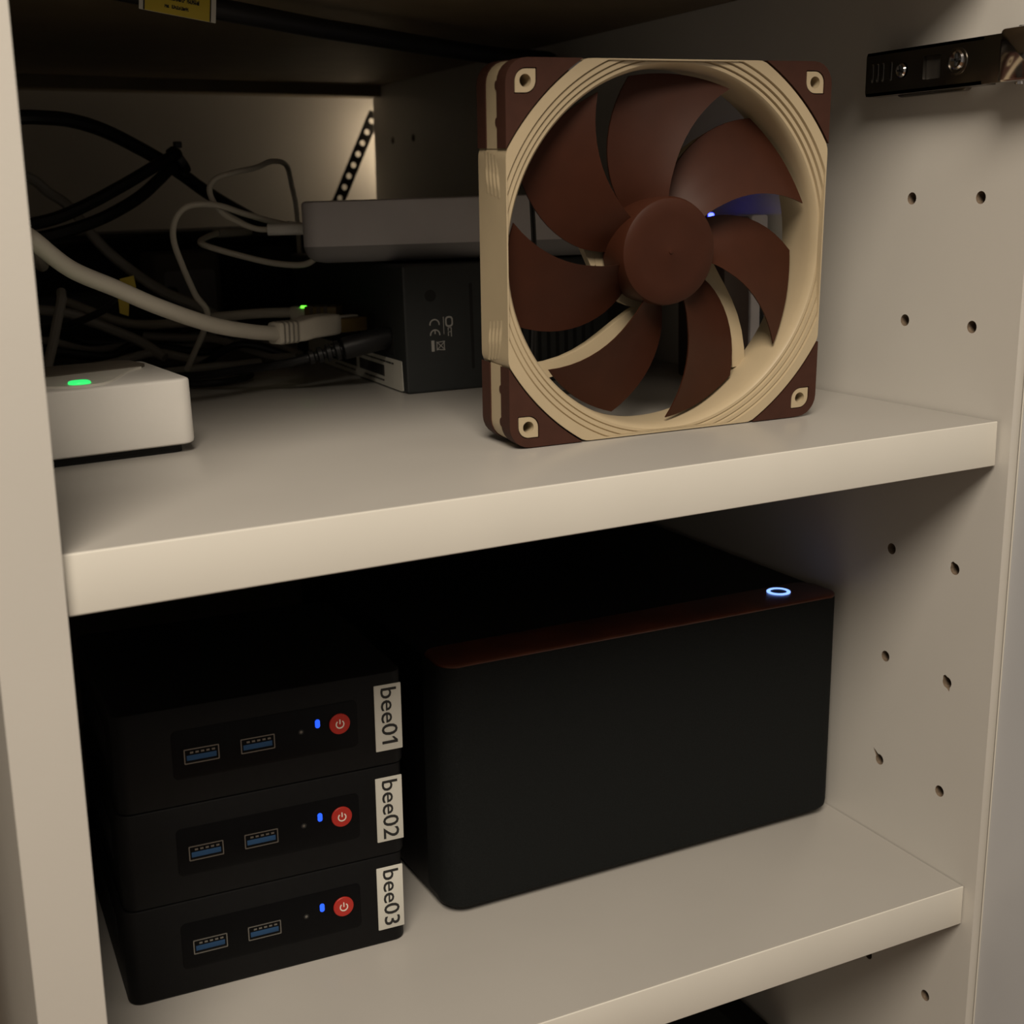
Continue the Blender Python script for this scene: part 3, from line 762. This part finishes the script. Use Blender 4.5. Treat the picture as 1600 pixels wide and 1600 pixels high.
    MB().rbox(-15.4, 14.4, -0.32, -0.12, -6.1, 7.0, 0.2, 0.05, 2, 'y').build('yellow_field', M_YELL, tg)
    for x in (-15.5, 14.5):
        MB().box(x-0.3, x+0.3, -0.38, -0.12, -6.1, 7.0).build('border_line', M_INK, tg)
    ink = MB(); rr = random.Random(5)
    for (x0, x1, z, h) in ((-10.0, -5.4, 0.6, 2.0), (-4.4, 2.8, 0.6, 2.0), (3.6, 9.2, 0.6, 2.0), (-6.4, -4.4, -2.9, 1.5), (-3.2, 4.4, -2.9, 1.5)):
        x = x0
        while x < x1 - 0.3:
            w = rr.uniform(0.25, 0.5)
            ink.box(x, x+w, -0.42, -0.3, z-h/2, z+h/2*rr.choice((0.6, 1.0)))
            ink.box(x, min(x+0.8, x1), -0.42, -0.3, z-h/2+rr.choice((0, h*0.4)), z-h/2+rr.choice((0.25, h*0.6))+0.12)
            x += w + 0.35
    ink.build('lettering', M_INK, tg)
    MB().rbox(-15.4, 14.4, 0.1, 9.0, 6.4, 7.0, 0.2, 0.05, 2, 'x').build('wrap', M_PAPER, tg)

def make_back_things():
    # perforated metal strap screwed to the wall
    p0, p1 = Vector((4.0, 0, 163.0)), Vector((-52.0, 0, 49.0))
    L = (p1-p0).length; hs = [circ(2.5, 12, 7.5 + 10.0*k, 0) for k in range(int((L-8)/10.0))]
    t = thing('perforated_strap', 'dark perforated metal strap slanting across the rear opening', 'strap', (-52, 697, 49))
    b = MB().prism(rrect(L, 10.5, 1.0, 3, L/2, 0), -0.5, 0.5, XZ, holes=hs)
    d = (p1-p0).normalized()
    Mx = Matrix(((d.x, 0, -d.z, 56.0), (0, 1, 0, 0), (d.z, 0, d.x, 114.0), (0, 0, 0, 1)))
    b.xf(Mx).build('band', M_DSTEEL, t)
    MB().lathe([(3.0, -0.6), (3.0, -1.8), (1.5, -2.6), (0.3, -2.7)], 14, XZ, 0.5, 2.0).build('screw', M_STEEL, t)
    # power adapters in the gloom
    za = on_shelf(-200)
    t = thing('power_adapter', 'dim beige power adapter behind the white cable loops', 'adapter', (-200, 520, za), (0, TILT, R(8)))
    MB().rbox(-24, 24, 0, 34, 0, 62, 7, 3, 6).build('body', M_BEIGE, t)
    MB().rbox(-18, 18, -0.4, 0.5, 12, 50, 3, 0.2, 4, 'y').build('rating_label', M_GREYB, t)
    t = thing('power_strip', 'black power strip lying across the back of the shelf', 'power strip', (-270, 500, on_shelf(-270)), (0, TILT, R(4)))
    MB().rbox(-84, 60, 0, 46, 0, 40, 6, 3, 5).build('body', M_CABK, t)
    for k in range(3):
        s = MB().lathe([(17, 40.0), (17, 40.6), (15.5, 40.6), (15.5, 34.0), (2, 34.0)], 24, XY, -58+46*k, 23).build('socket', M_CAV, t)
    MB().rbox(-78, -22, 4, 42, 40.8, 66, 8, 3, 5).build('plugged_adapter', M_CABK, t)
    t = thing('backup_battery', 'bulky black box at the back of the shelf behind the cable tangle', 'box', (-225, 575, on_shelf(-225) + 0.8), (0, TILT, R(2)))
    MB().rbox(-110, 175, 0, 95, 0, 74, 6, 2.5, 5).build('case', M_CABK, t)
    MB().rbox(-100, 90, -0.8, 1, 8, 66, 3, 0.3, 4, 'y').build('front_plate', M_CAV, t)
    # small drive enclosure standing against the right panel behind the fan
    t = thing('drive_enclosure', 'upright brown and white device standing behind the fan', 'device', (-27, 150, on_shelf(-27)), (0, TILT, 0))
    MB().rbox(0, 15, 0, 40, 0, 80, 1.5, 0.8, 4, 'y').build('case', mat('brown_case', (0.055, 0.034, 0.026), 0.5), t)
    MB().rbox(15.2, 25.0, -1.0, 40, 0, 80.5, 1.5, 0.8, 4, 'y').build('side_cover', M_GREYP, t, 'pale side cover')
    MB().rbox(20.6, 23.2, -1.3, 1, 6, 73, 1.2, 0.1, 4, 'y').build('slot', M_CAV, t, 'long dark slot')
    MB().lathe([(1.5, 80.0), (1.5, 81.2), (0.9, 81.7), (0.2, 81.8)], 16, XY, 9, 24).build('indicator', M_LEDX, t, 'blue indicator light')
    # dark case on the bottom board
    t = thing('flat_case', 'dark flat case on the bottom of the cabinet below the lower shelf', 'case', (-180, 110, -440))
    MB().rbox(-150, 166, 0, 300, 0, 84, 4, 2, 5).build('body', M_SLATE, t)
    MB().rbox(-152, 178, -2, 302, 82, 88, 5, 1.2, 5).build('lid_rim', M_CAV, t)
    MB().rbox(-146, 160, 6, 294, 87, 89.2, 3, 0.6, 5).build('lid', M_SLATE, t)

make_room(); make_panels(); make_shelves(); make_door(); make_hinge()
make_nas(); make_fan(); make_minis(); make_router(); make_dark_box(); make_grey_box(); make_cables(); make_back_things()
bpy.context.view_layer.update()
